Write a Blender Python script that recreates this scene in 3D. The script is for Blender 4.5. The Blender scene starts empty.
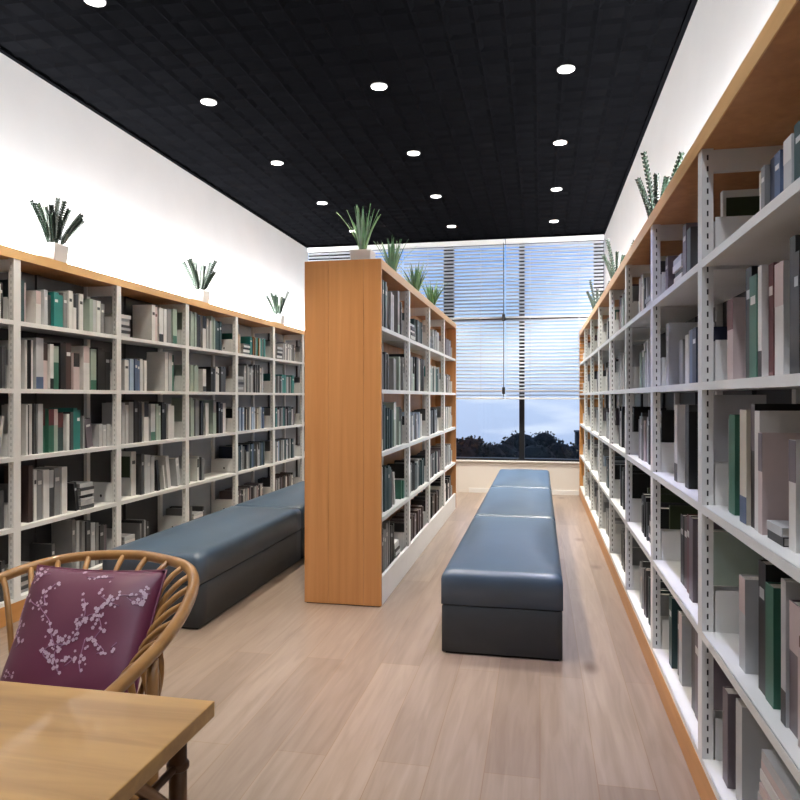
import bpy, bmesh, math, random
from mathutils import Vector, Matrix
random.seed(7)
PI = math.pi
SC = bpy.context.scene
COL = SC.collection
CAM_H = 1.30
F, CS, SN = 690.0, math.cos(math.radians(11.47)), math.sin(math.radians(11.47))

# ------------------------------------------------------------------ materials
def new_mat(name):
    m = bpy.data.materials.new(name); m.use_nodes = True
    return m, m.node_tree, m.node_tree.nodes['Principled BSDF']

def plain(name, col, rough=.5, metal=0., coat=0., noise=0., nscale=30., spec=.5, bump=0.):
    m, t, b = new_mat(name)
    b.inputs['Roughness'].default_value = rough
    b.inputs['Metallic'].default_value = metal
    b.inputs['Coat Weight'].default_value = coat
    b.inputs['Specular IOR Level'].default_value = spec
    b.inputs['Base Color'].default_value = (*col, 1)
    if noise or bump:
        tc = t.nodes.new('ShaderNodeTexCoord')
        n = t.nodes.new('ShaderNodeTexNoise'); n.inputs['Scale'].default_value = nscale
        n.inputs['Detail'].default_value = 4
        t.links.new(tc.outputs['Object'], n.inputs['Vector'])
        if noise:
            r = t.nodes.new('ShaderNodeValToRGB')
            r.color_ramp.elements[0].position = .3; r.color_ramp.elements[1].position = .7
            r.color_ramp.elements[0].color = (*[c*(1-noise) for c in col], 1)
            r.color_ramp.elements[1].color = (*[min(1, c*(1+noise)) for c in col], 1)
            t.links.new(n.outputs['Fac'], r.inputs['Fac'])
            t.links.new(r.outputs['Color'], b.inputs['Base Color'])
        if bump:
            bp = t.nodes.new('ShaderNodeBump'); bp.inputs['Strength'].default_value = bump
            bp.inputs['Distance'].default_value = .004
            t.links.new(n.outputs['Fac'], bp.inputs['Height'])
            t.links.new(bp.outputs['Normal'], b.inputs['Normal'])
    return m

def wood(name, c1, c2, stretch=(14, 14, .6), rough=.4, coat=0., nscale=2.2):
    m, t, b = new_mat(name)
    tc = t.nodes.new('ShaderNodeTexCoord'); mp = t.nodes.new('ShaderNodeMapping')
    mp.inputs['Scale'].default_value = stretch
    n = t.nodes.new('ShaderNodeTexNoise'); n.inputs['Scale'].default_value = nscale
    n.inputs['Detail'].default_value = 8; n.inputs['Distortion'].default_value = .6
    r = t.nodes.new('ShaderNodeValToRGB')
    r.color_ramp.elements[0].position = .3; r.color_ramp.elements[0].color = (*c1, 1)
    r.color_ramp.elements[1].position = .72; r.color_ramp.elements[1].color = (*c2, 1)
    t.links.new(tc.outputs['Object'], mp.inputs['Vector']); t.links.new(mp.outputs['Vector'], n.inputs['Vector'])
    t.links.new(n.outputs['Fac'], r.inputs['Fac']); t.links.new(r.outputs['Color'], b.inputs['Base Color'])
    b.inputs['Roughness'].default_value = rough; b.inputs['Coat Weight'].default_value = coat
    return m

def emit(name, col, s):
    m, t, b = new_mat(name)
    b.inputs['Base Color'].default_value = (*col, 1)
    b.inputs['Emission Color'].default_value = (*col, 1); b.inputs['Emission Strength'].default_value = s
    return m

def floor_mat():
    m, t, b = new_mat('oak_plank_floor')
    N = t.nodes.new; L = t.links.new
    tc = N('ShaderNodeTexCoord'); mp = N('ShaderNodeMapping'); mp.inputs['Rotation'].default_value = (0, 0, PI/2)
    L(tc.outputs['Object'], mp.inputs['Vector'])
    br = N('ShaderNodeTexBrick'); br.offset = .37
    br.inputs['Scale'].default_value = 1
    br.inputs['Brick Width'].default_value = 2.4; br.inputs['Row Height'].default_value = .19
    br.inputs['Mortar Size'].default_value = .0016; br.inputs['Mortar Smooth'].default_value = .2
    br.inputs['Bias'].default_value = 0
    br.inputs['Color1'].default_value = (.235, .180, .146, 1); br.inputs['Color2'].default_value = (.315, .250, .205, 1)
    br.inputs['Mortar'].default_value = (.24, .16, .10, 1)
    L(mp.outputs['Vector'], br.inputs['Vector'])
    m2 = N('ShaderNodeMapping'); m2.inputs['Scale'].default_value = (9, .7, 1); L(tc.outputs['Object'], m2.inputs['Vector'])
    n = N('ShaderNodeTexNoise'); n.inputs['Scale'].default_value = 3; n.inputs['Detail'].default_value = 8; n.inputs['Distortion'].default_value = .8
    L(m2.outputs['Vector'], n.inputs['Vector'])
    r = N('ShaderNodeValToRGB'); r.color_ramp.elements[0].position = .3; r.color_ramp.elements[0].color = (.80, .76, .72, 1)
    r.color_ramp.elements[1].position = .7; r.color_ramp.elements[1].color = (1.08, 1.06, 1.04, 1)
    L(n.outputs['Fac'], r.inputs['Fac'])
    mx = N('ShaderNodeMix'); mx.data_type = 'RGBA'; mx.blend_type = 'MULTIPLY'; mx.inputs['Factor'].default_value = 1
    L(br.outputs['Color'], mx.inputs['A']); L(r.outputs['Color'], mx.inputs['B'])
    # knots
    m3 = N('ShaderNodeMapping'); m3.inputs['Scale'].default_value = (3.2, 1.7, 1); L(tc.outputs['Object'], m3.inputs['Vector'])
    v = N('ShaderNodeTexVoronoi'); v.inputs['Scale'].default_value = 1.0; L(m3.outputs['Vector'], v.inputs['Vector'])
    r2 = N('ShaderNodeValToRGB'); r2.color_ramp.elements[0].position = .02; r2.color_ramp.elements[0].color = (.45, .36, .30, 1)
    r2.color_ramp.elements[1].position = .17; r2.color_ramp.elements[1].color = (1, 1, 1, 1)
    L(v.outputs['Distance'], r2.inputs['Fac'])
    mx2 = N('ShaderNodeMix'); mx2.data_type = 'RGBA'; mx2.blend_type = 'MULTIPLY'; mx2.inputs['Factor'].default_value = 1
    L(mx.outputs['Result'], mx2.inputs['A']); L(r2.outputs['Color'], mx2.inputs['B'])
    L(mx2.outputs['Result'], b.inputs['Base Color'])
    b.inputs['Roughness'].default_value = .3
    bp = N('ShaderNodeBump'); bp.inputs['Strength'].default_value = .15; bp.inputs['Distance'].default_value = .002
    L(n.outputs['Fac'], bp.inputs['Height']); L(bp.outputs['Normal'], b.inputs['Normal'])
    return m

def glass_mat():
    m, t, b = new_mat('window_glass')
    t.nodes.remove(b); out = t.nodes['Material Output']
    tr = t.nodes.new('ShaderNodeBsdfTransparent'); gl = t.nodes.new('ShaderNodeBsdfGlossy'); gl.inputs['Roughness'].default_value = .02
    tr.inputs['Color'].default_value = (.95, .97, .97, 1)
    fr = t.nodes.new('ShaderNodeFresnel'); fr.inputs['IOR'].default_value = 1.3
    mx = t.nodes.new('ShaderNodeMixShader')
    t.links.new(fr.outputs['Fac'], mx.inputs['Fac']); t.links.new(tr.outputs[0], mx.inputs[1]); t.links.new(gl.outputs[0], mx.inputs[2])
    t.links.new(mx.outputs[0], out.inputs['Surface'])
    return m

M = {
 'wall': plain('white_wall_paint', (.82, .82, .82), .8, noise=.02, nscale=3),
 'low_wall': plain('cream_wall_paint', (.78, .74, .69), .7, noise=.02, nscale=3),
 'ceiling': plain('black_ceiling_tile', (.0027, .0028, .0033), .7, noise=.2, nscale=5, spec=.0),
 'steel': plain('white_coated_steel', (.82, .82, .80), .35, noise=.02, nscale=8),
 'back': plain('shaded_grey_back_sheet', (.05, .05, .053), .55, noise=.08, nscale=4),  # shade inside the shelf cells is put into this dark tone
 'back_lit': plain('lit_grey_back_sheet', (.34, .37, .41), .55, noise=.06, nscale=4),  # far bays: light wash put into a paler tone of the sheet
 'slot': plain('dark_slot', (.015, .015, .015), .7),
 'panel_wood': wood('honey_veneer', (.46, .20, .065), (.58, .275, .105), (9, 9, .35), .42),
 'rail_wood': wood('honey_edge_wood', (.50, .225, .065), (.64, .32, .11), (6, .5, 6), .4),
 'lit_edge_wood': wood('lit_honey_edge', (.70, .40, .15), (.84, .53, .23), (6, .5, 6), .35),  # spill from the light strips is put into this paler wood
 'table_wood': wood('golden_oak_top', (.34, .18, .055), (.58, .335, .11), (.9, 8, 9), .38, .15),
 'table_leg': plain('dark_stained_bamboo', (.12, .055, .022), .4, noise=.3, nscale=25),
 'rattan': wood('golden_rattan', (.25, .115, .032), (.42, .215, .065), (5, 5, 5), .32, .3),
 'weave': plain('woven_cane', (.42, .27, .12), .6, noise=.4, nscale=60, bump=.6),
 'leather': plain('slate_blue_leather', (.050, .082, .125), .36, noise=.1, nscale=5, bump=.05, spec=.6),
 'leather_base': plain('dark_slate_leather', (.033, .043, .054), .45, noise=.1, nscale=6),
 'foot': plain('black_foot', (.01, .01, .01), .6),
 'cushion': plain('plum_satin', (.115, .016, .050), .42, noise=.12, nscale=5, spec=.6),
 'blossom': plain('pale_lilac_print', (.52, .38, .47), .6),
 'twig': plain('mauve_twig_print', (.30, .15, .25), .6),
 'pot': plain('white_ceramic', (.80, .80, .78), .3),
 'soil': plain('potting_soil', (.03, .02, .012), .9, noise=.4, nscale=60),
 'zz': plain('deep_green_stalk', (.010, .026, .012), .5, noise=.4, nscale=30),
 'zzpale': plain('grey_green_stalk', (.22, .26, .22), .5, noise=.3, nscale=30),
 'leaf': plain('fresh_green_leaf', (.028, .095, .025), .45, noise=.4, nscale=14),
 'leafpale': plain('pale_green_leaf', (.14, .26, .09), .45, noise=.3, nscale=14),
 'frame': plain('charcoal_window_frame', (.02, .021, .024), .4, metal=.3),
 'slat': plain('white_blind_slat', (.74, .77, .80), .45),
 'cord': plain('blind_cord', (.55, .56, .58), .6),
 'black': plain('black_plastic', (.01, .01, .011), .4),
 'trim': plain('white_trim', (.8, .8, .79), .4),
 'lamp': emit('downlight_disc', (1, .98, .94), 9),
 'strip': emit('led_strip_diffuser', (.97, .98, 1), 3),
 'tree': plain('dusk_foliage', (.003, .005, .004), .9),
 'bark': plain('dark_bark', (.012, .009, .007), .9),
 'ground': plain('grass_ground', (.012, .018, .010), .9, noise=.3, nscale=.3),
 'bldg': plain('dark_render', (.02, .021, .024), .8),
 'litwin': emit('lit_window', (1, .95, .85), 1.2),
 'paper': plain('book_paper', (.52, .50, .46), .8, noise=.06, nscale=200),
 'floor': floor_mat(), 'glass': glass_mat(),
}
BC = {  # cover colours: code -> (word, colour)
 'W': ('white', (.66, .65, .63)), 'C': ('cream', (.58, .54, .45)), 'G': ('grey', (.30, .30, .30)), 'L': ('pale grey', (.46, .47, .48)),
 'D': ('dark grey', (.075, .078, .082)), 'K': ('black', (.012, .012, .013)), 'T': ('teal', (.03, .26, .235)), 'N': ('green', (.045, .18, .12)),
 'O': ('dark teal', (.03, .075, .078)), 'B': ('blue', (.10, .15, .27)), 'S': ('light blue', (.34, .43, .55)), 'V': ('navy', (.02, .028, .065)),
 'P': ('pinkish white', (.55, .45, .44)), 'R': ('dark red', (.13, .03, .035)), 'M': ('brown', (.075, .045, .04)), 'A': ('mauve grey', (.20, .165, .19)),
 'E': ('sage', (.33, .40, .34)), 'Y': ('orange', (.55, .25, .06)), 'J': ('moss green', (.07, .095, .045)),
}
BM = {k: plain('book_cover_' + v[0].replace(' ', '_'), tuple(min(.8, c*(1.08 if sum(c_ for c_ in v[1]) > 1 else .75)) for c in v[1]), .42, noise=.06, nscale=12) for k, v in BC.items()}

def slotted(dark=.012, nm='slotted_steel'):
    m, t, b = new_mat(nm); N = t.nodes.new
    tc = N('ShaderNodeTexCoord'); sp = N('ShaderNodeSeparateXYZ'); t.links.new(tc.outputs['Object'], sp.inputs[0])
    md = N('ShaderNodeMath'); md.operation = 'PINGPONG'; md.inputs[1].default_value = .018; t.links.new(sp.outputs['Z'], md.inputs[0])
    gt = N('ShaderNodeMath'); gt.operation = 'GREATER_THAN'; gt.inputs[1].default_value = .0095; t.links.new(md.outputs[0], gt.inputs[0])
    mx = N('ShaderNodeMix'); mx.data_type = 'RGBA'; t.links.new(gt.outputs[0], mx.inputs['Factor'])
    mx.inputs['A'].default_value = (.82, .82, .80, 1); mx.inputs['B'].default_value = (dark, dark, dark, 1)
    t.links.new(mx.outputs['Result'], b.inputs['Base Color']); b.inputs['Roughness'].default_value = .5
    return m
M['slotted'] = slotted(); M['slotted_soft'] = slotted(.40, 'faintly_slotted_steel')
def slat_mat():
    m, t, b = new_mat('white_translucent_slat'); b.inputs['Base Color'].default_value = (.80, .83, .86, 1); b.inputs['Roughness'].default_value = .45
    tl = t.nodes.new('ShaderNodeBsdfTranslucent'); tl.inputs['Color'].default_value = (.85, .88, .92, 1)
    mx = t.nodes.new('ShaderNodeMixShader'); mx.inputs[0].default_value = .7
    t.links.new(b.outputs[0], mx.inputs[1]); t.links.new(tl.outputs[0], mx.inputs[2]); t.links.new(mx.outputs[0], t.nodes['Material Output'].inputs['Surface'])
    return m
M['slat'] = slat_mat()
# ------------------------------------------------------------------ mesh helpers
def box(bm, x0, x1, y0, y1, z0, z1, mi=0):
    if x0 > x1: x0, x1 = x1, x0
    if y0 > y1: y0, y1 = y1, y0
    vs = [bm.verts.new(p) for p in ((x0,y0,z0),(x1,y0,z0),(x1,y1,z0),(x0,y1,z0),(x0,y0,z1),(x1,y0,z1),(x1,y1,z1),(x0,y1,z1))]
    for f in ((0,3,2,1),(4,5,6,7),(0,1,5,4),(1,2,6,5),(2,3,7,6),(3,0,4,7)):
        fc = bm.faces.new([vs[i] for i in f]); fc.material_index = mi
    return vs

def tube(bm, pts, rad, n=8, caps=True):
    pts = [Vector(p) for p in pts]
    if not isinstance(rad, (list, tuple)): rad = [rad]*len(pts)
    rings = []; ref = None
    for i, p in enumerate(pts):
        t = (pts[min(i+1, len(pts)-1)] - pts[max(i-1, 0)])
        if t.length < 1e-9: t = Vector((0, 0, 1))
        t.normalize()
        if ref is None:
            ref = Vector((0, 0, 1)) if abs(t.z) < .9 else Vector((1, 0, 0))
        a = (ref - t*ref.dot(t)).normalized(); b = t.cross(a); ref = a
        rings.append([bm.verts.new(p + (a*math.cos(2*PI*k/n) + b*math.sin(2*PI*k/n))*rad[i]) for k in range(n)])
    for r, s in zip(rings, rings[1:]):
        for k in range(n):
            f = bm.faces.new((r[k], r[(k+1) % n], s[(k+1) % n], s[k])); f.smooth = True
    if caps:
        bm.faces.new(rings[0][::-1]); bm.faces.new(rings[-1])

def spline(pts, k=6):
    P = [Vector(p) for p in pts]; P = [2*P[0]-P[1]] + P + [2*P[-1]-P[-2]]
    out = []
    for i in range(1, len(P)-2):
        for j in range(k):
            t = j/k; a, b, c, d = P[i-1:i+3]
            out.append(.5*((2*b) + (c-a)*t + (2*a-5*b+4*c-d)*t*t + (3*b-a-3*c+d)*t**3))
    out.append(P[-2]); return out

def lathe(bm, prof, c=(0, 0, 0), n=24, mi=0):
    rings = [[bm.verts.new((c[0]+r*math.cos(2*PI*k/n), c[1]+r*math.sin(2*PI*k/n), c[2]+z)) for k in range(n)] for r, z in prof]
    for r, s in zip(rings, rings[1:]):
        for k in range(n):
            f = bm.faces.new((r[k], r[(k+1) % n], s[(k+1) % n], s[k])); f.smooth = True; f.material_index = mi
    bm.faces.new(rings[0][::-1]).material_index = mi; bm.faces.new(rings[-1]).material_index = mi

def obj(name, bm, mats, parent=None, bevel=0, seg=2, loc=None):
    me = bpy.data.meshes.new(name); bmesh.ops.recalc_face_normals(bm, faces=bm.faces); bm.to_mesh(me); bm.free()
    for m in (mats if isinstance(mats, (list, tuple)) else [mats]): me.materials.append(m)
    o = bpy.data.objects.new(name, me); COL.objects.link(o)
    if parent: o.parent = parent
    if loc: o.location = loc
    if bevel:
        b = o.modifiers.new('bevel', 'BEVEL'); b.width = bevel; b.segments = seg; b.limit_method = 'ANGLE'
        b.harden_normals = False
    return o

def tag(o, label, cat, group=None, kind=None):
    if label: o['label'] = label
    if cat: o['category'] = cat
    if group: o['group'] = group
    if kind: o['kind'] = kind
    return o
def thing(name, label, cat, loc=(0, 0, 0), group=None, rz=0):
    o = bpy.data.objects.new(name, None); o.empty_display_size = .1; COL.objects.link(o)
    o.location = loc; o.rotation_euler = (0, 0, rz); return tag(o, label, cat, group)
def struct(name, bm, mats, label=None, parent=None, bevel=0):
    o = obj(name, bm, mats, parent, bevel)
    if not parent: o['kind'] = 'structure'
    if label: o['label'] = label
    return o
def B(*args):
    bm = bmesh.new()
    for a in args: box(bm, *a)
    return bm

# ------------------------------------------------------------------ room shell
XL, XR, YB, YN, ZC = -3.25, .826, 9.42, -1.9, 3.43
struct('floor', B((XL-.1, XR+.1, YN-.1, YB+.1, -.1, 0)), M['floor'], 'pale oak plank floor')
struct('wall_left', B((XL-.1, XL, YN, YB, 0, ZC+.12)), M['wall'], 'white wall above the left bookcase')
struct('wall_right', B((XR, XR+.1, YN, YB, 0, ZC+.12)), M['wall'], 'white wall above the right bookcase')
struct('wall_near', B((XL-.1, XR+.1, YN-.1, YN, 0, ZC+.12)), M['wall'], 'white wall behind the viewer')
SILL = .42
struct('wall_far', B((XL-.1, XR+.1, YB, YB+.16, 0, SILL)), M['low_wall'], 'low cream wall under the window')
struct('trim_1', B((XL, XR, YB-.02, YB+.16, SILL, SILL+.02)), M['trim'], 'white window sill', bevel=.004)
# quilted black ceiling: rows of shallow pyramids
bm = bmesh.new()
nx, ny = 24, 66
dx, dy = (XR-XL)/nx, (YB-YN)/ny
g = [[bm.verts.new((XL+i*dx, YN+j*dy, ZC)) for j in range(ny+1)] for i in range(nx+1)]
for i in range(nx):
    for j in range(ny):
        ins = .16
        q = []
        for (a, b_) in ((0, 0), (1, 0), (1, 1), (0, 1)):
            q.append(bm.verts.new((XL+(i+ins+(1-2*ins)*a)*dx, YN+(j+ins+(1-2*ins)*b_)*dy, ZC+.016)))
        o4 = (g[i][j], g[i+1][j], g[i+1][j+1], g[i][j+1])
        for k in range(4): bm.faces.new((o4[k], o4[(k+1) % 4], q[(k+1) % 4], q[k]))
        bm.faces.new(q)
box(bm, XL-.1, XR+.1, YN-.1, YB+.2, ZC+.08, ZC+.16)
struct('ceiling', bm, M['ceiling'], 'black coffered ceiling')
# perimeter trim in black along the two walls
struct('trim_2', B((XL, XL+.03, YN, YB, ZC-.012, ZC+.0)), M['ceiling'], 'black ceiling edge strip, left')
struct('trim_3', B((XR-.03, XR, YN, YB, ZC-.012, ZC+.0)), M['ceiling'], 'black ceiling edge strip, right')

# window: frame with mullions and transoms, glass
w = struct('window_1', B(
    (XL, XR, YB+.02, YB+.12, ZC-.05, ZC), (XL, XR, YB+.02, YB+.12, SILL+.02, SILL+.05),
    (XL, -2.62, YB+.02, YB+.12, SILL+.05, ZC-.05), (-1.30, -1.165, YB+.02, YB+.12, SILL+.05, ZC-.05),
    (-.275, -.205, YB+.02, YB+.12, SILL+.05, ZC-.05), (.70, XR, YB+.02, YB+.12, SILL+.05, ZC-.05)), M['frame'],
    'full width window with charcoal frame')
for i, (a, b_) in enumerate(((-2.62, -1.30), (-1.165, -.275), (-.205, .70))):
    obj('transom', B((a, b_, YB+.04, YB+.10, 2.345, 2.385)), M['frame'], w)
    obj('window_pane', B((a, b_, YB+.068, YB+.074, SILL+.05, ZC-.05)), M['glass'], w)
struct('baseboard_far', B((-.95, .5, YB-.012, YB, 0, .06)), M['trim'], 'cream baseboard under the window')

# ------------------------------------------------------------------ venetian blinds
def blind(x0, x1, label, cords, pull=None):
    t = thing('venetian_blind', label, 'blind', ((x0+x1)/2, YB-.08, 1.27), 'white venetian blinds on the far window')
    ox, oy, oz = (x0+x1)/2, YB-.08, 1.27
    x0 -= ox; x1 -= ox
    obj('headrail', B((x0, x1, -.03, .035, 3.352-oz, 3.412-oz)), M['trim'], t, .004)
    bm = bmesh.new(); z = 1.325; a = math.radians(-24)
    while z < 3.33:
        c, s = .024*math.cos(a), .024*math.sin(a)
        prof = [(-c, -s), (-c*.5, -s*.5+.002), (0, .003), (c*.5, s*.5+.002), (c, s)]
        P = prof
        A_ = [bm.verts.new((x0+.004, y, z-oz+q)) for y, q in P]; C_ = [bm.verts.new((x1-.004, y, z-oz+q)) for y, q in P]
        for k in range(len(P)-1): bm.faces.new((A_[k], A_[k+1], C_[k+1], C_[k]))
        z += .0475
    obj('slats', bm, M['slat'], t)
    obj('bottom_rail', B((x0, x1, -.022, .022, 1.27-oz, 1.29-oz)), M['trim'], t, .003)
    obj('tension_bar', B((x0, x1, -.036, -.028, 1.375-oz, 1.393-oz)), M['cord'], t)
    obj('tension_bar', B((x0, x1, -.036, -.028, 2.35-oz, 2.368-oz)), M['cord'], t)
    for cx in cords:
        bm = bmesh.new(); tube(bm, [(cx-ox, -.027, 1.27-oz), (cx-ox, -.027, 3.36-oz)], .0025, 5); obj('ladder_cord', bm, M['cord'], t)
    if pull is not None:
        bm = bmesh.new(); tube(bm, [(pull-ox, -.045, 1.3-oz), (pull-ox, -.045, 3.36-oz)], .005, 6); c = obj('pull_cord', bm, M['frame'], t)
        for zz in (1.385, 2.36):
            bm = bmesh.new(); box(bm, pull-ox-.02, pull-ox+.02, -.066, -.037, zz-.045-oz, zz+.045-oz); obj('cord_clip', bm, M['black'], c, .006)
blind(XL+.02, -1.86, 'white slatted blind behind the plants at the left end of the window', (-2.9, -2.2))
blind(-1.85, -.46, 'white slatted blind with black pull cord, just right of the middle bookcase', (-1.5, -.78), -.475)
blind(-.45, XR-.01, 'white slatted blind ending at the right bookcase, over the thin mullion', (-.13, .5))

# ------------------------------------------------------------------ bookcases
LEV = [.135, .545, .952, 1.348, 1.742]     # shelf tops, bottom to top
TOPZ, TT = 2.155, .056
def bookcase(name, label, s, xf, depth, ys, plinth_mat, wall_side, ends, root_y, back_mat, top_x=None, make_root=None, plinth_h=.125, ends_w=.03):
    """s=+1: front faces +X.  ys = bay edges."""
    t = make_root or thing(name, label, 'bookcase', (xf-s*depth/2, root_y, 0), 'library bookcases')
    ox, oy = t.location.x, t.location.y
    X = lambda d: xf - s*d - ox       # d = distance in from the front
    y0, y1 = ys[0]-oy, ys[-1]-oy
    # uprights
    for i, y in enumerate(ys):
        if i in ends: continue
        yy = y-oy; zt = TOPZ-TT
        u = obj('upright', B((X(0), X(.035), yy-.028, yy+.028, 0, zt), (X(depth-.03), X(depth-.004), yy-.018, yy+.018, 0, zt),
                             (X(.035), X(depth-.03), yy-.012, yy+.012, zt-.07, zt), (X(.035), X(depth-.03), yy-.012, yy+.012, .02, LEV[0]-.021)), M['steel'], t)
        for q in (-1, 1):
            obj('slot_strip', B((X(.015), X(.020), yy+q*.028, yy+q*.0286, .15, zt-.02)), M['slotted'] if s < 0 and xf > 0 else M['slotted_soft'], u)
    for i in range(len(ys)-1):
        a = ys[i]-oy + (ends_w if i in ends else .0285); b_ = ys[i+1]-oy - (ends_w if i+1 in ends else .0285)
        if back_mat: obj('back_panel', B((X(depth-.003), X(depth), a-.018, b_+.018, .13, TOPZ-TT)), M['back_lit'] if (back_mat == M['back'] and ((s > 0 and i >= 3) or i >= 5)) else back_mat, t)
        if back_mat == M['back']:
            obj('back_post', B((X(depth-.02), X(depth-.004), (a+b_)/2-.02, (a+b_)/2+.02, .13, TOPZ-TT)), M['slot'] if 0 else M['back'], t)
        for z in LEV:
            if z == LEV[0]: z0 = z-.02
            else: z0 = z-.022
            sh = obj('shelf', B((X(.002), X(depth-.022), a, b_, z0, z), (X(.0), X(.004), a, b_, z0-.004, z)), M['steel'], t)
            for y_, q in ((a, 1), (b_, -1)):
                bm = bmesh.new()
                box(bm, X(.04), X(depth-.035), y_, y_+q*.0025, z+.0005, z+.135)
                lathe_c = (X(depth*.45), y_+q*.003, z+.045)
                vs = [bm.verts.new((lathe_c[0]+.008*math.cos(2*PI*k/10), lathe_c[1], lathe_c[2]+.011*math.sin(2*PI*k/10))) for k in range(10)]
                bm.faces.new(vs).material_index = 1
                obj('end_bracket', bm, [M['steel'], M['slot']], sh)
    # plinth
    obj('plinth', B((X(-.002), X(.02), y0 + (ends_w if 0 in ends else 0), y1-(ends_w if len(ys)-1 in ends else 0), 0, plinth_h-.012)), plinth_mat, t, .002)
    return t, X
# -- left wall case
YL = [9.395-.986*k for k in range(8)][::-1]
lt, X = bookcase('wall_bookcase', 'long white steel bookcase with honey wood top along the left wall', 1, -2.97, .275, YL, M['rail_wood'], True, (), 5.9, M['back'])
obj('top_board', B((X(.0), X(.275), YL[0]-5.9-.03, YL[-1]-5.9+.02, TOPZ-TT, TOPZ)), M['panel_wood'], lt)  # darker veneer than the edge band puts underside shade into the colour
obj('edge_band', B((X(-.005), X(-.0002), YL[0]-5.9-.03, YL[-1]-5.9+.02, TOPZ-TT-.001, TOPZ+.001)), M['lit_edge_wood'], lt, .001)
# -- right wall case
YR = [9.36-.9943*k for k in range(10)][::-1]
rt, X = bookcase('wall_bookcase', 'tall white steel bookcase with honey wood rim along the right wall', -1, .511, .31, YR, M['rail_wood'], True, (len(YR)-1,), 4.9, M['back'])
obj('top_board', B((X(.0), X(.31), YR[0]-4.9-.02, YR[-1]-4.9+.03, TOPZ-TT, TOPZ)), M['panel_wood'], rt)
obj('edge_band', B((X(-.005), X(-.0002), YR[0]-4.9-.02, YR[-1]-4.9+.03, TOPZ-TT-.001, TOPZ+.001)), M['lit_edge_wood'], rt, .001)
obj('end_panel', B((X(-.002), X(.31), YR[-1]-4.9-.03, YR[-1]-4.9+.03, 0, TOPZ-TT)), M['rail_wood'], rt, .003)
# -- middle double-sided case
YM = [4.15+.975*k for k in range(5)]
mt = thing('double_sided_bookcase', 'freestanding double-sided bookcase with broad orange wood end panel', 'bookcase', (-1.21, 6.1, 0), 'library bookcases')
mt, X = bookcase('', '', 1, -.966, .235, YM, M['steel'], False, (0, 4), 6.1, None, make_root=mt, plinth_h=.19)
mt, X2 = bookcase('', '', -1, -1.453, .235, YM, M['steel'], False, (0, 4), 6.1, None, make_root=mt, plinth_h=.19)
obj('divider_panel', B((X(.237), X(.25), 4.18-6.1, 8.02-6.1, .1, TOPZ-TT)), M['panel_wood'], mt)
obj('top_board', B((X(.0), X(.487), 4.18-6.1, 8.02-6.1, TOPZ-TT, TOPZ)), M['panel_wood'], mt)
for q0, q1 in ((-.004, -.0002), (.4872, .491)): obj('edge_band', B((X(q0), X(q1), 4.18-6.1, 8.02-6.1, TOPZ-TT, TOPZ)), M['lit_edge_wood'], mt)
for a, b_ in ((4.15, 4.18), (8.02, 8.05)):
    # three veneer boards with fine joints
    obj('end_panel', B((X(-.004), X(.105), a-6.1, b_-6.1, .006, TOPZ), (X(.1065), X(.335), a-6.1, b_-6.1, .006, TOPZ), (X(.3365), X(.491), a-6.1, b_-6.1, .006, TOPZ)), M['panel_wood'], mt, .0012)
obj('foot_strip', B((X(.006), X(.48), 4.16-6.1, 8.04-6.1, 0, .006)), M['foot'], mt)

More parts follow.
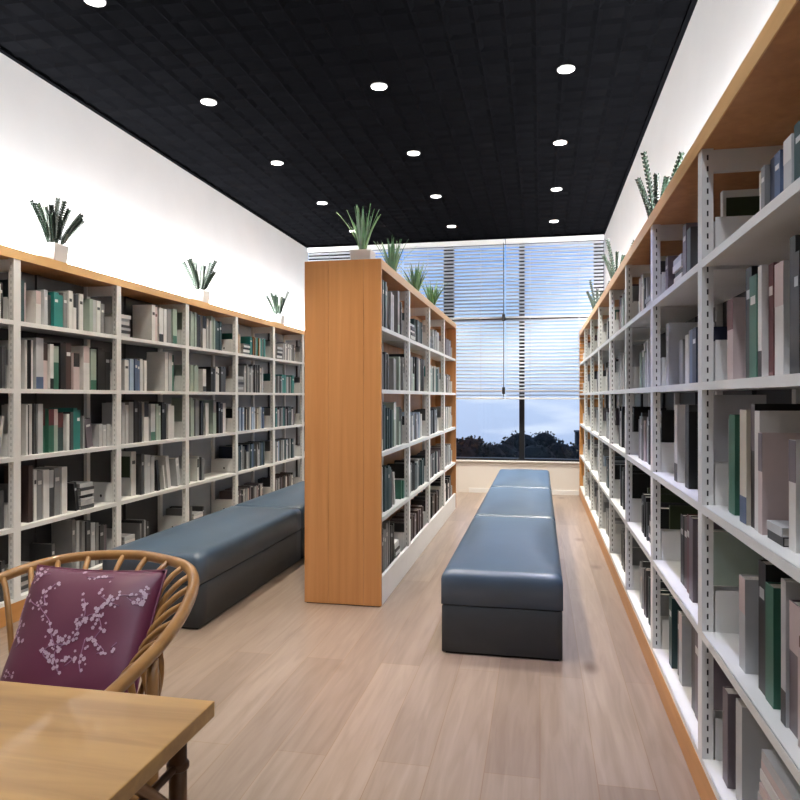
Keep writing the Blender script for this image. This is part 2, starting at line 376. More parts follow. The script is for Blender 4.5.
# ------------------------------------------------------------------ books
BOOKS = []   # dicts
def y_at(u, x): 
    d = F*x/(CS*(u-540)); return (d + x*SN)/CS, d
CASES = {   # spine plane, front side, max depth, name for labels, bay near edges
 'L': dict(x=-3.0, s=1, dep=.20, nm='left bookcase', ys=YL),
 'R': dict(x=.545, s=-1, dep=.23, nm='right bookcase', ys=YR),
 'M': dict(x=-.99, s=1, dep=.17, nm='middle bookcase', ys=YM)}
ROWN = ['top row', 'second row', 'middle row', 'fourth row', 'bottom row']
BAYN = ['nearest bay', 'second nearest bay', 'third nearest bay', 'fourth nearest bay', 'fifth nearest bay', 'sixth nearest bay', 'seventh nearest bay', 'eighth nearest bay', 'farthest bay']
def parse(case, bay, row, text, nm_bay):
    C = CASES[case]; ys = C['ys']; a, b_ = ys[bay]+.038, ys[bay+1]-.038
    ends = 0
    z = LEV[4-row]; clear = (LEV[5-row] if row else TOPZ-TT) - z - .035
    cur = a; items = []
    rnd = random.Random(hash((case, bay, row)) if 0 else ord(case)*100+bay*10+row)
    toks = text.split()
    lim = 1e9
    if '@' not in text and (case == 'M' or (case == 'L' and bay >= 4) or (case == 'R' and bay >= 3)):
        lim = a + (b_-a)*{'M': .84, 'L': .80, 'R': .74}[case]
        reps = [q for q in toks if q[0] not in '_|']
        toks = toks + [q for k_ in range(6) for q in (reps[k_ % max(1, len(reps)):] + reps[:k_ % max(1, len(reps))])]
    for tok in toks:
        if cur > lim: break
        if tok[0] == '_': cur += float(tok[1:])/100; continue
        if tok[0] == '|':            # stack: |WDWD:len
            cols, ln = tok[1:].split(':'); ln = float(ln)/100
            zz = z; st = []
            for ch in cols:
                th = rnd.uniform(.018, .03)
                if zz+th > z+clear: break
                st.append(dict(kind='flat', y=cur+.006+ln/2+rnd.uniform(-.004, .004), w=ln*rnd.uniform(.88, .97), z=zz+.0004, h=th, c=ch, ins=rnd.uniform(0, .018))); zz += th+.0006
            items.append(('stack', cur, st)); cur += ln+.014; continue
        ext = tok.split('+'); core = ext[0]; ext = ext[1:]
        c = core[-1] if '@' in core else core[0]
        if '@' in core:
            uu, v = core[:-1].split('@'); u0, u1 = map(float, uu.split('-'))
            Y0, d0 = y_at(u0, C['x']); Y1, d1 = y_at(u1, C['x'])
            Ya, Yb = min(Y0, Y1), max(Y0, Y1)
            d = (d0+d1)/2; h = CAM_H - (float(v)-397)*d/F - z
        else:
            wd, h = core[1:].split('x'); wd = float(wd)/100; h = float(h)/100; Ya, Yb = cur, cur+wd
        if '@' in core and not ext and Yb-Ya > .066 and case != 'R':
            k_ = max(2, round((Yb-Ya)/.042)); w_ = (Yb-Ya)/k_
            if Ya < cur: Ya = cur; w_ = max(.012, (Yb-Ya)/k_)
            for q in range(k_):
                hh_ = max(.1, min(h*(1-.05*((q*3) % 2)), clear-.006))
                items.append(('book', Ya+(q+.5)*w_, dict(kind='up', y=Ya+(q+.5)*w_, w=w_-.0012, h=hh_, z=z+.0005, c=c, lean=0, ins=rnd.uniform(0, .02), top=None, bot=None, face=False)))
            cur = Ya+k_*w_+.001; continue
        if Ya < cur: Yb = max(Yb, cur+.012) ; Ya = cur
        th = min(Yb-Ya-.001, .062); th = max(th, .011)
        if case == 'L' or case == 'M': Yc = Yb-th/2 if '@' in core else Ya+th/2
        else: Yc = Yb-th/2
        lean = 0
        if 'l' in ext: lean = .16
        if 'r' in ext: lean = -.16
        h = max(.1, min(h, clear-.006))
        hw = th/2 + (h*math.sin(abs(lean)) if lean else 0)
        if Yc+th/2+(h*math.sin(lean) if lean > 0 else 0) > b_: continue
        if lean < 0 and Yc-th/2-h*math.sin(-lean) < cur-.002: Yc = cur+th/2+h*math.sin(-lean)+.002
        items.append(('book', Yc, dict(kind='up', y=Yc, w=th, h=h, z=z+.0005, c=c, lean=lean, ins=rnd.uniform(0, .022) + (.035 if 'g' in ext else 0),
                   top=next((e[1] for e in ext if e[0] == 't'), None), bot=next((e[1] for e in ext if e[0] == 'b'), None), face='g' in ext, edge=None)))
        cur = Yc+th/2+.0012 + (h*math.sin(lean)+.001 if lean > 0 else 0)
    # labels
    n = 0; ns = 0; stacks = [i for i in items if i[0] == 'stack']
    loc = f'{ROWN[row]}, {BAYN[nm_bay]}, {C["nm"]}'
    for it in items:
        if it[0] == 'book':
            n += 1; d = it[2]; d['ord'] = n
            w_ = d['w']; size = 'slim' if w_ < .02 else ('thick' if w_ > .045 else '')
            colw = BC[d['c']][0]
            o_ = {1: '1st', 2: '2nd', 3: '3rd'}.get(n, f'{n}th')
            adj = 'leaning' if d['lean'] else 'upright'
            d['label'] = f'{(size+" ") if size else ""}{colw} {adj} book, {o_} from near end, {loc}'
            d['case'] = case; BOOKS.append(d)
        else:
            ns += 1; K = len(it[2])
            for k, d in enumerate(it[2]):
                pos = 'topmost' if k == K-1 else ('lowest' if k == 0 else {2: '2nd', 3: '3rd'}.get(k+1, f'{k+1}th') + ' up')
                q = '' if len(stacks) == 1 else ('near ' if ns == 1 else 'far ')
                d['label'] = f'flat {BC[d["c"]][0]} book, {pos} in {q}stack, {loc}'
                d['case'] = case; d['lean'] = 0; d['top'] = d['bot'] = None; d['face'] = False; BOOKS.append(d)

CELLS = '''
L 0 0|_84 W2x20 K3x21 L3x20
L 0 1|_84 K3x22 D3x24 W2x20
L 0 2|_82 K3x20 W2x24+l
L 0 3|_84 J3x24+g D3x22
L 0 4|_80 L3x22 G3x21 D3x23
L 1 0|_1 O5.5x25 P1.8x24 _2 39-44@291W+tP 44.5-48@290L 51-54@295D 54.5-64@293T 65-69@293G 69-73@291W 74-77@294W+tK 77.5-80.5@294D 81-85@294W 90-93.5@299E 94-97@300L 97.5-101.5@301W 102-105.5@304G
L 1 1|_.6 L2x23 27.5-30@340W 30-31.5@340K 31.5-35.5@340W 36-44.5@338L+bB 45.5-50@343P+tM 50.5-54@344W+bK 54.5-60@346N+tE 61.5-67@343K 67-73@343M 74-80@353P+tK 81-91@346W+tP 92-98.5@349E+bN 99-107@348K 107-112@352K
L 1 2|_.6 W2x23 27-29@405W 29.5-31@405K 31-35@404W 35.5-38@404D 38.5-43.5@404L 44.5-48@409N+tR 49-54.5@409N+tR 55-59@409E+tP 60-66@413O+tR 67-70@414W 71-74@412D 74-82@408T 84-86@416G 89-95@419A+r 101-114@424L
L 1 3|_.8 G3x24 29.5-34@466M 35-38@470W 39-44.5@471G 45-51@470W 51.5-56@470D+tL 57-63@468G 63.5-69@467W _5 K3x19+r |DWLKWDL:15
L 1 4|_1 |LDWDGW:19 _8 D3x24 75-78@520G 79-82@521L 83-86@522G 87-91@521D 92-96@523L 97-100@523G 101-105@525D 106-109@525A
L 2 0|_1.5 |WDLDWLW:15 _5 152-155.5@305W 156-158.5@307P 159-163.5@308W+bK 164-167@309W 167.5-171.5@309G 172-177@309E+bN
L 2 1|_1.5 127-131@360W 132-136@359S 136-141@359B 142-147@359W _8 166-169@352W 169.5-173@353L 173.5-176@355N
L 2 2|_.6 124-130@403L 131-135.5@402G 136-143@400K 144-150@402W+tK 151-157@404L+bN 157.5-162@404E 163-168@402K 169-175@404W
L 2 3|_.5 _2 135.5-141@452W+g 142.5-145@454D 146-149@455L 149-156@455L 157-159@460K+r _3 W2x20+r 170-173@456W+r _2 178-181@458L+r
L 2 4|_1 L3x20 D2x19 _2 |DWKWL:14 _6 G2x19 D3x21 L2x21 G2x20 D3x19
L 3 0|_.5 191-197@312E 197.5-202@314K 203-208@316W+tK 208.5-212@319L 212.5-216@316E 216-223@321O
L 3 1|_1 192-200@365E 201.5-207@369W+bK 212-216@367K 217-221@367W 221.5-227@367D
L 3 2|_.4 191-195@398E 195.5-199@399G 199-205@401K 206-209@403W 210-218@400E+tG 219-223@402K 224-227@403W
L 3 3|_.6 L4x22 E3x17 _12 W3x20+tK L3x22 _1 D2x21 G4x19
L 3 4|_1 G3x19 L2x19 D3x20 G2x20 _3 |KWDWL:18 D3x16
L 4 0|_1 T5x20 D2x19 Y1.5x20 C2x20 _8 |DWKWD:17
L 4 1|_1 |GLGDGL:20 _2 L4x28 G3x30 D2x30 W2.5x27 G3x26 D2x26
L 4 2|_1 K3x23 G2x22 W3x24 D2x21 S4x24 B3x23 S4x24 W3x24 K2x24 C3x22
L 4 3|_1 V3x25 G2x26 O4x25 B4x25 O3x26 W1.5x26 D4x24 G3x24 K3x20 L3x18
L 4 4|_1 A3x21 L2x20 G3x21 P2x20 A3x22 D3x21 K3x20 W2x21 G3x20
L 5 0|_1 L2x20 D3x21 W3x20 G4x21 _2 |DWKWDL:18
L 5 1|_1 T8x22 T6x22 _3 G4x20 L4x20 D3x20 G3x20 L4x15
L 5 2|_1 G6x22 O3x23 T3x22 D3x23 W2x20 A4x20 D3x22 L3x22
L 5 3|_1 G5x24 L4x24 O5x24 W3x23 L2x22 S3x24 O3x23 G4x24
L 5 4|_1 D4x22 A3x21 M3x22 L3x20 D3x22 G4x21 W3x20
L 6 0|_1 L3x20 D3x21 W3x20 G4x21 T3x22 D3x20
L 6 1|_1 G3x20 L3x21 O3x20 G4x21 S3x22 D3x20
M 0 0|381-383.2@285A 383.5-388.5@280O 389-391@286K 391.6-395.5@293L 396-400@288G+bE 401-403@300D
M 0 1|381-384@352D 384-389@352D 389.2-391@353W _3 394-398@359G 399-401@357E 401-404@357G
M 0 2|381-384@403A+bC 384-388@405O 388.2-393@408O 393.5-397@403E+tW 397.2-399@402L 399-402@407E+tK 402.2-404@409D
M 0 3|381-385.5@468L 386-391.5@466O 391.7-393@470K _5 W3x23+r 403-405@480N
M 0 4|381-385@535K 385.4-388@528G 388.5-392@522G 392.2-396@524K |WDWKLW:16
M 1 0|_1 O4x20 O4x20 D4x20 O4x19 _2 |KWKWKL:20
M 1 1|_1 K6x28 K6x28 D5x28 K4x28 W3x28 W3x27 _2 E6x14 
M 1 2|_2 K4x20 S3x22 G4x21 B3x21 W4x20 L5x20 _2 L5x12
M 1 3|_1 K4x24 O5x20 O4x21 G3x21 L2x22 O4x22 G4x23 D4x22
M 1 4|_1 D4x20 M4x20 A4x21 M4x21 L3x20 M4x22 A4x22
M 2 0|_2 L5x20 G5x21 L5x20 |DKDKD:18 _1
M 2 1|_2 T6x23 T6x23 O4x23 W2.5x25 L3x25 T4x22 W3x24
M 2 2|_2 D6x22 G5x22 D5x23 D5x22 W7x12
M 2 3|_2 D5x22 O4x22 G4x20 L4x20 G5x21 A5x22
M 2 4|_2 K4x23 M5x22 M4x22 D5x24 A4x22 D4x23
M 3 0|_3 A6x20 A6x20 G6x19 A5x19
M 3 1|_3 G6x20 G6x20 D5x19 K5x20 W5x18
M 3 2|_3 G6x24 L6x24 C5x23 C4x22
M 3 3|_3 A5x22 G5x22 L6x22 G6x21
M 3 4|_3 W6x22 L6x22 K6x26 W6x21
R 1 0|_10 790-800@121O 781-789@138L+tW 767-772.5@153B 761-767@158V 757-761@167G 751-757@171W+tC
R 1 1|_8 798-812@276W 792-798@252K 786-792@237K 766-775@263W+tP 761-766@264R 757-761@266W+bK 747-757@275N 741-747@268K 726-732@299P+tR
R 1 2|_6 796-806@446W 783-790@440W+tA _1 |KL:12 757-761@433P+tA 752-757@411W 747-751@404K+tA 739-746@410C+bB 735-739@410W 733-735@421W+bK 724-733@415N 721-724@418G
R 1 3|_8 797-806@610P 784-793@603A+tP 779-784@580L+bK 762-770@585N 754-761@562K 738-744@577L+tP
R 1 4|_22 |PLPWPLPWPL:26 731-738@703L 722-727@690A
R 2 0|_1 W2.8x24+g 685-690@228D 681-684.5@225A _1.5 |RWDWL:18 661-664.5@257A
R 2 1|_1 692-696@328V 688.5-692@330B 684.5-688.5@330G 680.5-684@335W 676.5-680@340G 661-666@323L
R 2 2|_1 692.5-697@395L 684-692@412K 680-683.5@405D 674-680@405W+bK _8 660-665@407W+r
R 2 3|_1 693-696@530E 688-693@518A 683-688@516R 679.5-683@517M 676-679@515K 660.5-663@478K
R 2 4|_1 692-697@630A 688-691.5@625D 675-680@615L+tP 672-675@612D 667-671.5@598O
R 3 0|_1 D3x20 C3x23 W3x23 P3x24 _10 |LWG:20 L3x20
R 3 1|_1 G4x25 L4x25 W3x21 E3x20 G3x21 L3x19 E3x20 D3x17
R 3 2|_1 K4x28 D4x26 L5x24 A4x22 P3x22 D3x23 G4x24
R 3 3|_1 J3x24+g _2 K4x22+r _2 |DWDWK:20 D3x20
R 3 4|_1 L3x23 O4x24 G4x23 L4x22 D4x25 K3x24
R 4 0|_1 G4x24 E3x22 L3x25 N2.5x23 R3x27 D3x20
R 4 1|_1 L5x27 G3x24 P3x22 L3x24 A3x25 K3x22 D3x20
R 4 2|_1 K4x28 G5x24 W3x25 D3x22 L3x22
R 4 3|_1 K4x28 D4x28 K4x26 M4x26 G3x24
R 4 4|_1 G4x24 D3x22 _3 |WLDWG:20 
R 5 0|_1 C3x20 N3x22 C3x20 _3 L4x22 D3x18
R 5 1|_1 L3x22 K6x24 K6x24 D4x20 W4x20
R 5 2|_1 A4x24 W4x22 R3x22 G4x21 L3x22
R 5 3|_1 D4x24 L4x24 S3x24 G4x22 O3x20
R 5 4|_1 W3x20 L3x22 _4 |WGW:18 G3x20
R 6 0|_1 L4x20 E3x22 W3x20 G4x20
R 6 1|_1 |WLWGL:22 D4x20 L3x20
R 6 2|_1 A4x22 G4x24 L4x22
R 6 3|_1 S4x22 G4x24 L4x22
R 6 4|_1 G4x22 L4x24 D4x22
R 7 0|_2 R3x20 C3x22 L4x20
R 7 1|_2 D4x22 G4x20 W3x20
R 7 2|_2 G4x22 L4x20 W3x22
R 7 3|_2 G4x22 D4x20 W3x22
R 7 4|_2 G4x22 D4x20 L3x22
R 8 0|_3 L4x20 R3x22 G4x20
R 8 1|_3 G4x22 W4x20
R 8 2|_3 L4x22 D4x20
R 8 3|_3 G4x22 L4x20
R 8 4|_3 W4x22 G4x20
'''
for ln in CELLS.strip().splitlines():
    hd, tx = ln.split('|', 1); cs, by, rw = hd.split()
    by = int(by); nb = by if cs != 'R' else by-1
    parse(cs, by, int(rw), tx, nb)
# size in the photograph decides which 300 are built as individuals
for d in BOOKS:
    x = CASES[d['case']]['x']; Y = d['y']; dd = -x*SN + Y*CS
    u = 540 + F*x/(CS*dd)
    vis = 1 if -8 < u < 806 else 0
    if d['case'] == 'L' and (u > 304): vis = 0
    d['area'] = vis * abs(F*x/(CS*dd*dd)) * d['w'] * F*d['h']/dd
BOOKS = [d for d in BOOKS if d['area'] > 0]
order = sorted(BOOKS, key=lambda d: -d['area'])
for i, d in enumerate(order): d['solo'] = i < 300
print('books', len(BOOKS))

def book_geo(d):
    """returns (cover bm parts, page boxes, bands) in world-aligned local coords: origin = bottom centre of the spine"""
    s = CASES[d['case']]['s']; dep = CASES[d['case']]['dep'] * (.80 + .2*((d['y']*97) % 1)) - d['ins']*.5
    if d['kind'] == 'flat': dep = min(dep, .19)
    w, h = d['w'], d['h']; b = .0025 if w > .015 else .0016
    X = lambda q: -s*q
    cov, pag, bands = [], [], []
    if d['kind'] == 'up':
        cov += [(X(0.001), X(b+.001), -w/2, w/2, 0, h), (X(b+.001), X(dep), -w/2, -w/2+b, 0, h), (X(b+.001), X(dep), w/2-b, w/2, 0, h)]
        pag.append((X(b+.001), X(dep-.004), -w/2+b, w/2-b, .003, h-.004))
        if d['top']: bands.append((d['top'], (X(0.0004), X(.001), -w/2, w/2, h*.62, h-.001)))
        if d['bot']: bands.append((d['bot'], (X(0.0004), X(.001), -w/2, w/2, .002, h*.24)))
        if not d['top'] and not d['bot'] and w > .02 and int(d['y']*1000) % 3 == 0:
            q = {'W': 'D', 'L': 'W', 'G': 'W', 'K': 'L', 'D': 'L', 'E': 'W', 'C': 'M', 'P': 'R', 'N': 'W', 'T': 'W'}.get(d['c'], 'W')
            bands.append((q, (X(0.0004), X(.001), -w*.32, w*.32, h*.72, h*.80)))
        if d['face']: bands.append(('J', (X(.012), X(dep-.012), -w/2-.0005, -w/2, h*.42, h*.9)))
    else:
        cov += [(X(0.001), X(b+.001), -w/2, w/2, 0, h), (X(b+.001), X(dep), -w/2, w/2, 0, b), (X(b+.001), X(dep), -w/2, w/2, h-b, h)]
        pag.append((X(b+.001), X(dep-.004), -w/2+.004, w/2-.004, b, h-b))
    return cov, pag, bands
stuff = bmesh.new(); smats = list(BM.values()) + [M['paper']]; sidx = {k: i for i, k in enumerate(BM)}
grp = {'L': 'books in the left bookcase', 'R': 'books in the right bookcase', 'M': 'books in the middle bookcase'}
for d in BOOKS:
    C = CASES[d['case']]; cov, pag, bands = book_geo(d)
    px = C['x'] - C['s']*d['ins']
    # a leaning book pivots on its lower corner
    lean = d['lean']; lift = 0
    mat = Matrix.Translation((px, d['y'], d['z']))
    if lean:
        piv = Vector((0, math.copysign(d['w']/2, lean), 0))
        mat = mat @ Matrix.Translation(piv) @ Matrix.Rotation(-lean, 4, 'X') @ Matrix.Translation(-piv)
    if d['solo']:
        bm = B(*cov); o = obj('book', bm, BM[d['c']]); o.matrix_world = mat
        tag(o, d['label'], 'book', grp[d['case']])
        obj('page_block', B(*pag), M['paper'], o)
        for q, bx in bands: obj('cover_patch' if bx[0] != -C['s']*.0004 else 'spine_band', B(bx), BM[q], o)
    else:
        for lst, mi in ((cov, sidx[d['c']]), (pag, len(smats)-1)):
            for bx in lst:
                for v in box(stuff, *bx, mi): v.co = mat @ v.co
        for q, bx in bands:
            for v in box(stuff, *bx, sidx[q]): v.co = mat @ v.co
if len(stuff.verts):
    o = obj('distant_books', stuff, smats); tag(o, 'remaining small upright books far down the bookcases near the window', 'books', None, 'stuff')
else: stuff.free()

# ------------------------------------------------------------------ benches
def rbox(bm, x0, x1, y0, y1, z0, z1, r, crown=0, n=10):
    """soft box: grid top with a gentle crown and rounded edges"""
    vs = {}
    N = 16; R = [0]
    def prof(t):   # 0..1 -> eased towards edges
        return t
    ring = lambda inset, z: None
    levels = [(0, z0), (0, z1-r)] + [(r*(1-math.cos(a)), z1-r+r*math.sin(a)) for a in (PI/8, PI/4, 3*PI/8, PI/2)]
    rings = []
    for ins, z in levels:
        a, b_, c, e = x0+ins, x1-ins, y0+ins, y1-ins
        pts = [(a+(b_-a)*i/N, c) for i in range(N)] + [(b_, c+(e-c)*i/N) for i in range(N)] + [(b_-(b_-a)*i/N, e) for i in range(N)] + [(a, e-(e-c)*i/N) for i in range(N)]
        rings.append([bm.verts.new((p[0], p[1], z)) for p in pts])
    for r0, r1 in zip(rings, rings[1:]):
        for k in range(4*N):
            f = bm.faces.new((r0[k], r0[(k+1) % (4*N)], r1[(k+1) % (4*N)], r1[k])); f.smooth = True
    bm.faces.new(rings[0][::-1])
    # top grid
    ins = levels[-1][0]; a, b_, c, e = x0+ins, x1-ins, y0+ins, y1-ins
    G = {}
    for i in range(N+1):
        for j in range(N+1):
            on = i in (0, N) or j in (0, N)
            if on:
                if j == 0: k = i if i < N else N
                elif i == N: k = N+j
                elif j == N: k = 2*N+(N-i)
                else: k = 3*N+(N-j)
                G[i, j] = rings[-1][k % (4*N)]
            else:
                fx, fy = i/N, j/N
                cz = crown*(1-abs(2*fx-1)**2.6)*(1-abs(2*fy-1)**3)
                G[i, j] = bm.verts.new((a+(b_-a)*fx, c+(e-c)*fy, z1+cz))
    for i in range(N):
        for j in range(N):
            f = bm.faces.new((G[i, j], G[i+1, j], G[i+1, j+1], G[i, j+1])); f.smooth = True
def bench(x0, y0, label, grp_):
    w_, l_ = .602, 1.672
    t = thing('bench_ottoman', label, 'bench', (x0+w_/2, y0+l_/2, 0), grp_)
    a, b_ = -w_/2, w_/2; c, e = -l_/2, l_/2
    bm = bmesh.new(); rbox(bm, a+.003, b_-.003, c+.003, e-.003, .012, .246, .008); obj('base', bm, M['leather_base'], t)
    obj('foot_plate', B((a+.02, b_-.02, c+.02, e-.02, 0, .012)), M['foot'], t)
    bm = bmesh.new(); rbox(bm, a, b_, c, e, .252, .424, .045, .045); obj('seat_cushion', bm, M['leather'], t)
    obj('seam_gap', B((a+.012, b_-.012, c+.012, e-.012, .246, .252)), M['foot'], t)
for k, lb in enumerate(('slate leather bench nearest the camera in the right-hand aisle', 'slate leather bench in the middle of the right-hand aisle row', 'slate leather bench closest to the window in the right-hand aisle')):
    bench(-.491, 3.47+k*1.682, lb, 'leather benches in the right aisle')
for k, lb in enumerate(('large slate leather bench behind the rattan chair, by left bookcase', 'slate leather bench half hidden behind the wooden end panel, left aisle', 'slate leather bench at the window end of the left aisle')):
    bench(-2.46, 3.54+k*1.70, lb, 'leather benches in the left aisle')

# ------------------------------------------------------------------ table
TX0, TX1, TY0, TY1 = -1.62, -.577, .30, 1.158
t = thing('bamboo_leg_table', 'golden oak table corner in the lower left foreground', 'table', ((TX0+TX1)/2, (TY0+TY1)/2, 0))
ox, oy = t.location.x, t.location.y
obj('tabletop', B((TX0-ox, TX1-ox, TY0-oy, TY1-oy, .722, .75)), M['table_wood'], t, .002)
for lx in (TX0+.045, TX1-.045):
    for ly in (TY0+.05, TY1-.05):
        bm = bmesh.new(); tube(bm, [(lx-ox, ly-oy, 0), (lx-ox, ly-oy, .722)], .0155, 12)
        l = obj('leg', bm, M['table_leg'], t)
        bm = bmesh.new()
        for zz in (.12, .30, .48, .655):
            lathe(bm, [(.0155, -.008), (.0195, -.004), (.0195, .004), (.0155, .008)], (lx-ox, ly-oy, zz), 14)
        obj('node_rings', bm, M['table_leg'], l)
for lx in (TX0+.045-ox, TX1-.045-ox):
    bm = bmesh.new(); tube(bm, [(lx, TY0+.05-oy, .655), (lx, TY1-.05-oy, .655)], .007, 8); obj('side_rail', bm, M['table_leg'], t)
    for y_, q in ((TY1-.05-oy, -1), (TY0+.05-oy, 1)):
        bm = bmesh.new(); tube(bm, spline([(lx, y_+q*.005, .57), (lx, y_+q*.07, .635), (lx, y_+q*.16, .718)]), .011, 8); obj('brace', bm, M['rattan'], t)
for ly in (TY0+.05-oy, TY1-.05-oy):
    bm = bmesh.new(); tube(bm, [(TX0+.045-ox, ly, .69), (TX1-.045-ox, ly, .69)], .008, 8); obj('end_rail', bm, M['table_leg'], t)

# ------------------------------------------------------------------ rattan armchair
cx, cy = -1.22, 1.52
t = thing('rattan_armchair', 'round-backed golden rattan armchair behind the oak table', 'chair', (cx, cy, 0))
RIM = [(-.835, 1.19, .703), (-.838, 1.30, .718), (-.850, 1.45, .738), (-.880, 1.60, .762), (-.935, 1.75, .786), (-1.02, 1.87, .798), (-1.14, 1.94, .800), (-1.28, 1.985, .797),
       (-1.46, 1.965, .786), (-1.565, 1.89, .767), (-1.612, 1.76, .744), (-1.615, 1.58, .722), (-1.60, 1.40, .706), (-1.585, 1.22, .70)]
rim = [p - Vector((cx, cy, 0)) for p in spline(RIM, 8)]
bm = bmesh.new(); tube(bm, rim, .0155, 12); obj('backrest_rim', bm, M['rattan'], t)
SZ = .42
seatc = Vector((0, -.02, SZ)); SR = .27
def inward(p): v = Vector((seatc.x-p.x, seatc.y-p.y, 0)); v.normalize(); return v
n = len(rim)
for k in range(19):
    i = int(6 + (n-13)*k/18); p = rim[i]; iv = inward(p)
    e = Vector((seatc.x, seatc.y, 0)) - iv*(SR-.012); e.z = SZ
    q = [p + iv*.004, p + iv*.055 + Vector((0, 0, -.030)), p + iv*.095 + Vector((0, 0, -.085)), p*.45 + e*.55 + iv*.02, e]
    q[3].z = .56
    bm = bmesh.new(); tube(bm, spline(q, 5), .0085, 8); obj('spindle', bm, M['rattan'], t)
bm = bmesh.new(); tube(bm, [(seatc.x+SR*math.cos(a*PI/18), seatc.y+SR*math.sin(a*PI/18), SZ) for a in range(37)], .014, 10, False); obj('seat_ring', bm, M['rattan'], t)
bm = bmesh.new(); lathe(bm, [(.02, -.006), (SR-.008, -.006), (SR-.006, .003), (.12, .004), (.02, .002)], tuple(seatc), 36); obj('seat', bm, M['weave'], t)
for sx in (1, -1):
    i_ = min((abs(rim[k].y+cy-1.40) + (0 if rim[k].x*sx > 0 else 9), k) for k in range(n))[1]; p = rim[i_]
    bm = bmesh.new(); tube(bm, [p-Vector((0, 0, .012)), Vector((p.x, p.y, .42)), Vector((p.x*1.01, p.y-.01, 0))], .0135, 10); obj('leg', bm, M['rattan'], t)
    e = seatc + Vector((sx*.17, .19, -.01))
    bm = bmesh.new(); tube(bm, [e, e+Vector((sx*.015, .02, -.2)), Vector((e.x+sx*.05, e.y+.06, 0))], .0135, 10); obj('leg', bm, M['rattan'], t)
for a, b_ in (((-.37, -.12), (.365, -.12)),):
    bm = bmesh.new(); tube(bm, [(a[0], a[1], SZ-.02), (b_[0], b_[1], SZ-.02)], .010, 8); obj('seat_rail', bm, M['rattan'], t)

# ------------------------------------------------------------------ cushion
TL, TR = Vector((-1.458, 1.792, .800)), Vector((-1.030, 1.772, .812))
BL, BR = Vector((-1.415, 1.55, .455)), Vector((-.985, 1.515, .462))
cc = (TL+TR+BL+BR)/4
t = thing('cushion', 'plum satin cushion with pale blossom print, leaning in the rattan chair', 'cushion', tuple(cc))
Nrm = ((TR-TL).cross(BL-TL)).normalized()
if Nrm.y > 0: Nrm = -Nrm
def cpt(a, b_, side):
    """a: 0 left..1 right, b: 0 top..1 bottom"""
    # corners pulled out, edges slightly drawn in
    fa, fb = 2*a-1, 2*b_-1
    pin = .045
    aa = .5+.5*fa*(1-pin*(1-fb*fb)); bb = .5+.5*fb*(1-pin*(1-fa*fa))
    p = TL*(1-aa)*(1-bb) + TR*aa*(1-bb) + BL*(1-aa)*bb + BR*aa*bb
    th = .062*max(0, (1-fa**4))**.6*max(0, (1-fb**4))**.6
    th *= 1 + .06*math.sin(9*a+3*b_) * math.sin(7*b_+1)
    return p + Nrm*side*th - cc
bm = bmesh.new(); N = 32
for side in (1, -1):
    G = [[bm.verts.new(cpt(i/N, j/N, side)) for j in range(N+1)] for i in range(N+1)]
    for i in range(N):
        for j in range(N):
            f = bm.faces.new((G[i][j], G[i+1][j], G[i+1][j+1], G[i][j+1])); f.smooth = True
bmesh.ops.remove_doubles(bm, verts=bm.verts, dist=.0003)
obj('cushion_cover', bm, M['cushion'], t)
bm = bmesh.new()
edge = [cpt(i/24, 0, 0) for i in range(25)] + [cpt(1, i/24, 0) for i in range(1, 25)] + [cpt(1-i/24, 1, 0) for i in range(1, 25)] + [cpt(0, 1-i/24, 0) for i in range(1, 25)]
tube(bm, edge, .0035, 6); obj('piping', bm, M['cushion'], t)
# blossom print: petals lying on the cloth; coordinates read off the cushion face
def to_ab(x, y):
    b_ = (y-85)/430; xl = 135 + (5-135)*(y-85)/345; xr = 495 + (395-495)*(y-95)/345
    return (x-xl)/(xr-xl), b_
paths = [[(130, 112), (160, 122), (195, 118)], [(150, 95), (150, 125), (125, 150)], [(215, 150), (196, 170), (182, 190), (185, 215), (170, 222), (188, 245), (200, 262), (205, 295), (215, 330)], [(135, 205), (150, 215), (168, 222)],
         [(465, 160), (435, 172), (405, 175), (385, 188), (365, 200), (335, 228), (312, 238), (292, 262), (268, 300), (240, 320), (213, 345), (222, 388)],
         [(350, 182), (372, 196), (395, 205)], [(300, 190), (303, 215), (300, 240), (275, 250)], [(340, 235), (345, 270), (325, 300), (350, 325), (330, 335)], [(300, 300), (290, 330), (282, 360), (285, 388)],
         [(240, 320), (205, 325), (180, 350), (205, 372), (225, 395)], [(370, 315), (385, 300)], [(100, 185), (90, 215), (85, 245), (95, 265), (82, 300), (100, 320), (85, 335)], [(60, 398), (75, 410), (45, 412)], [(300, 118), (330, 122), (375, 118)],
         [(455, 150), (440, 195), (415, 180)], [(240, 350), (262, 355), (240, 375)]]
rnd = random.Random(3)
pet, twg = bmesh.new(), bmesh.new()
def flower(a, b_, r):
    if not (.04 < a < .96 and .03 < b_ < .97): return
    c0 = cpt(a, b_, 1); ea = (cpt(a+.01, b_, 1)-cpt(a-.01, b_, 1)).normalized(); eb = (cpt(a, b_+.01, 1)-cpt(a, b_-.01, 1)).normalized(); nn = ea.cross(eb).normalized()
    if nn.dot(Nrm) < 0: nn = -nn
    ph = rnd.uniform(0, 6.28)
    for k in range(5):
        an = ph+k*2*PI/5; ctr = c0 + nn*.0022 + (ea*math.cos(an)+eb*math.sin(an))*r*.55
        vs = [pet.verts.new(ctr + (ea*math.cos(q*PI/3)+eb*math.sin(q*PI/3))*r*.5) for q in range(6)]
        pet.faces.new(vs)
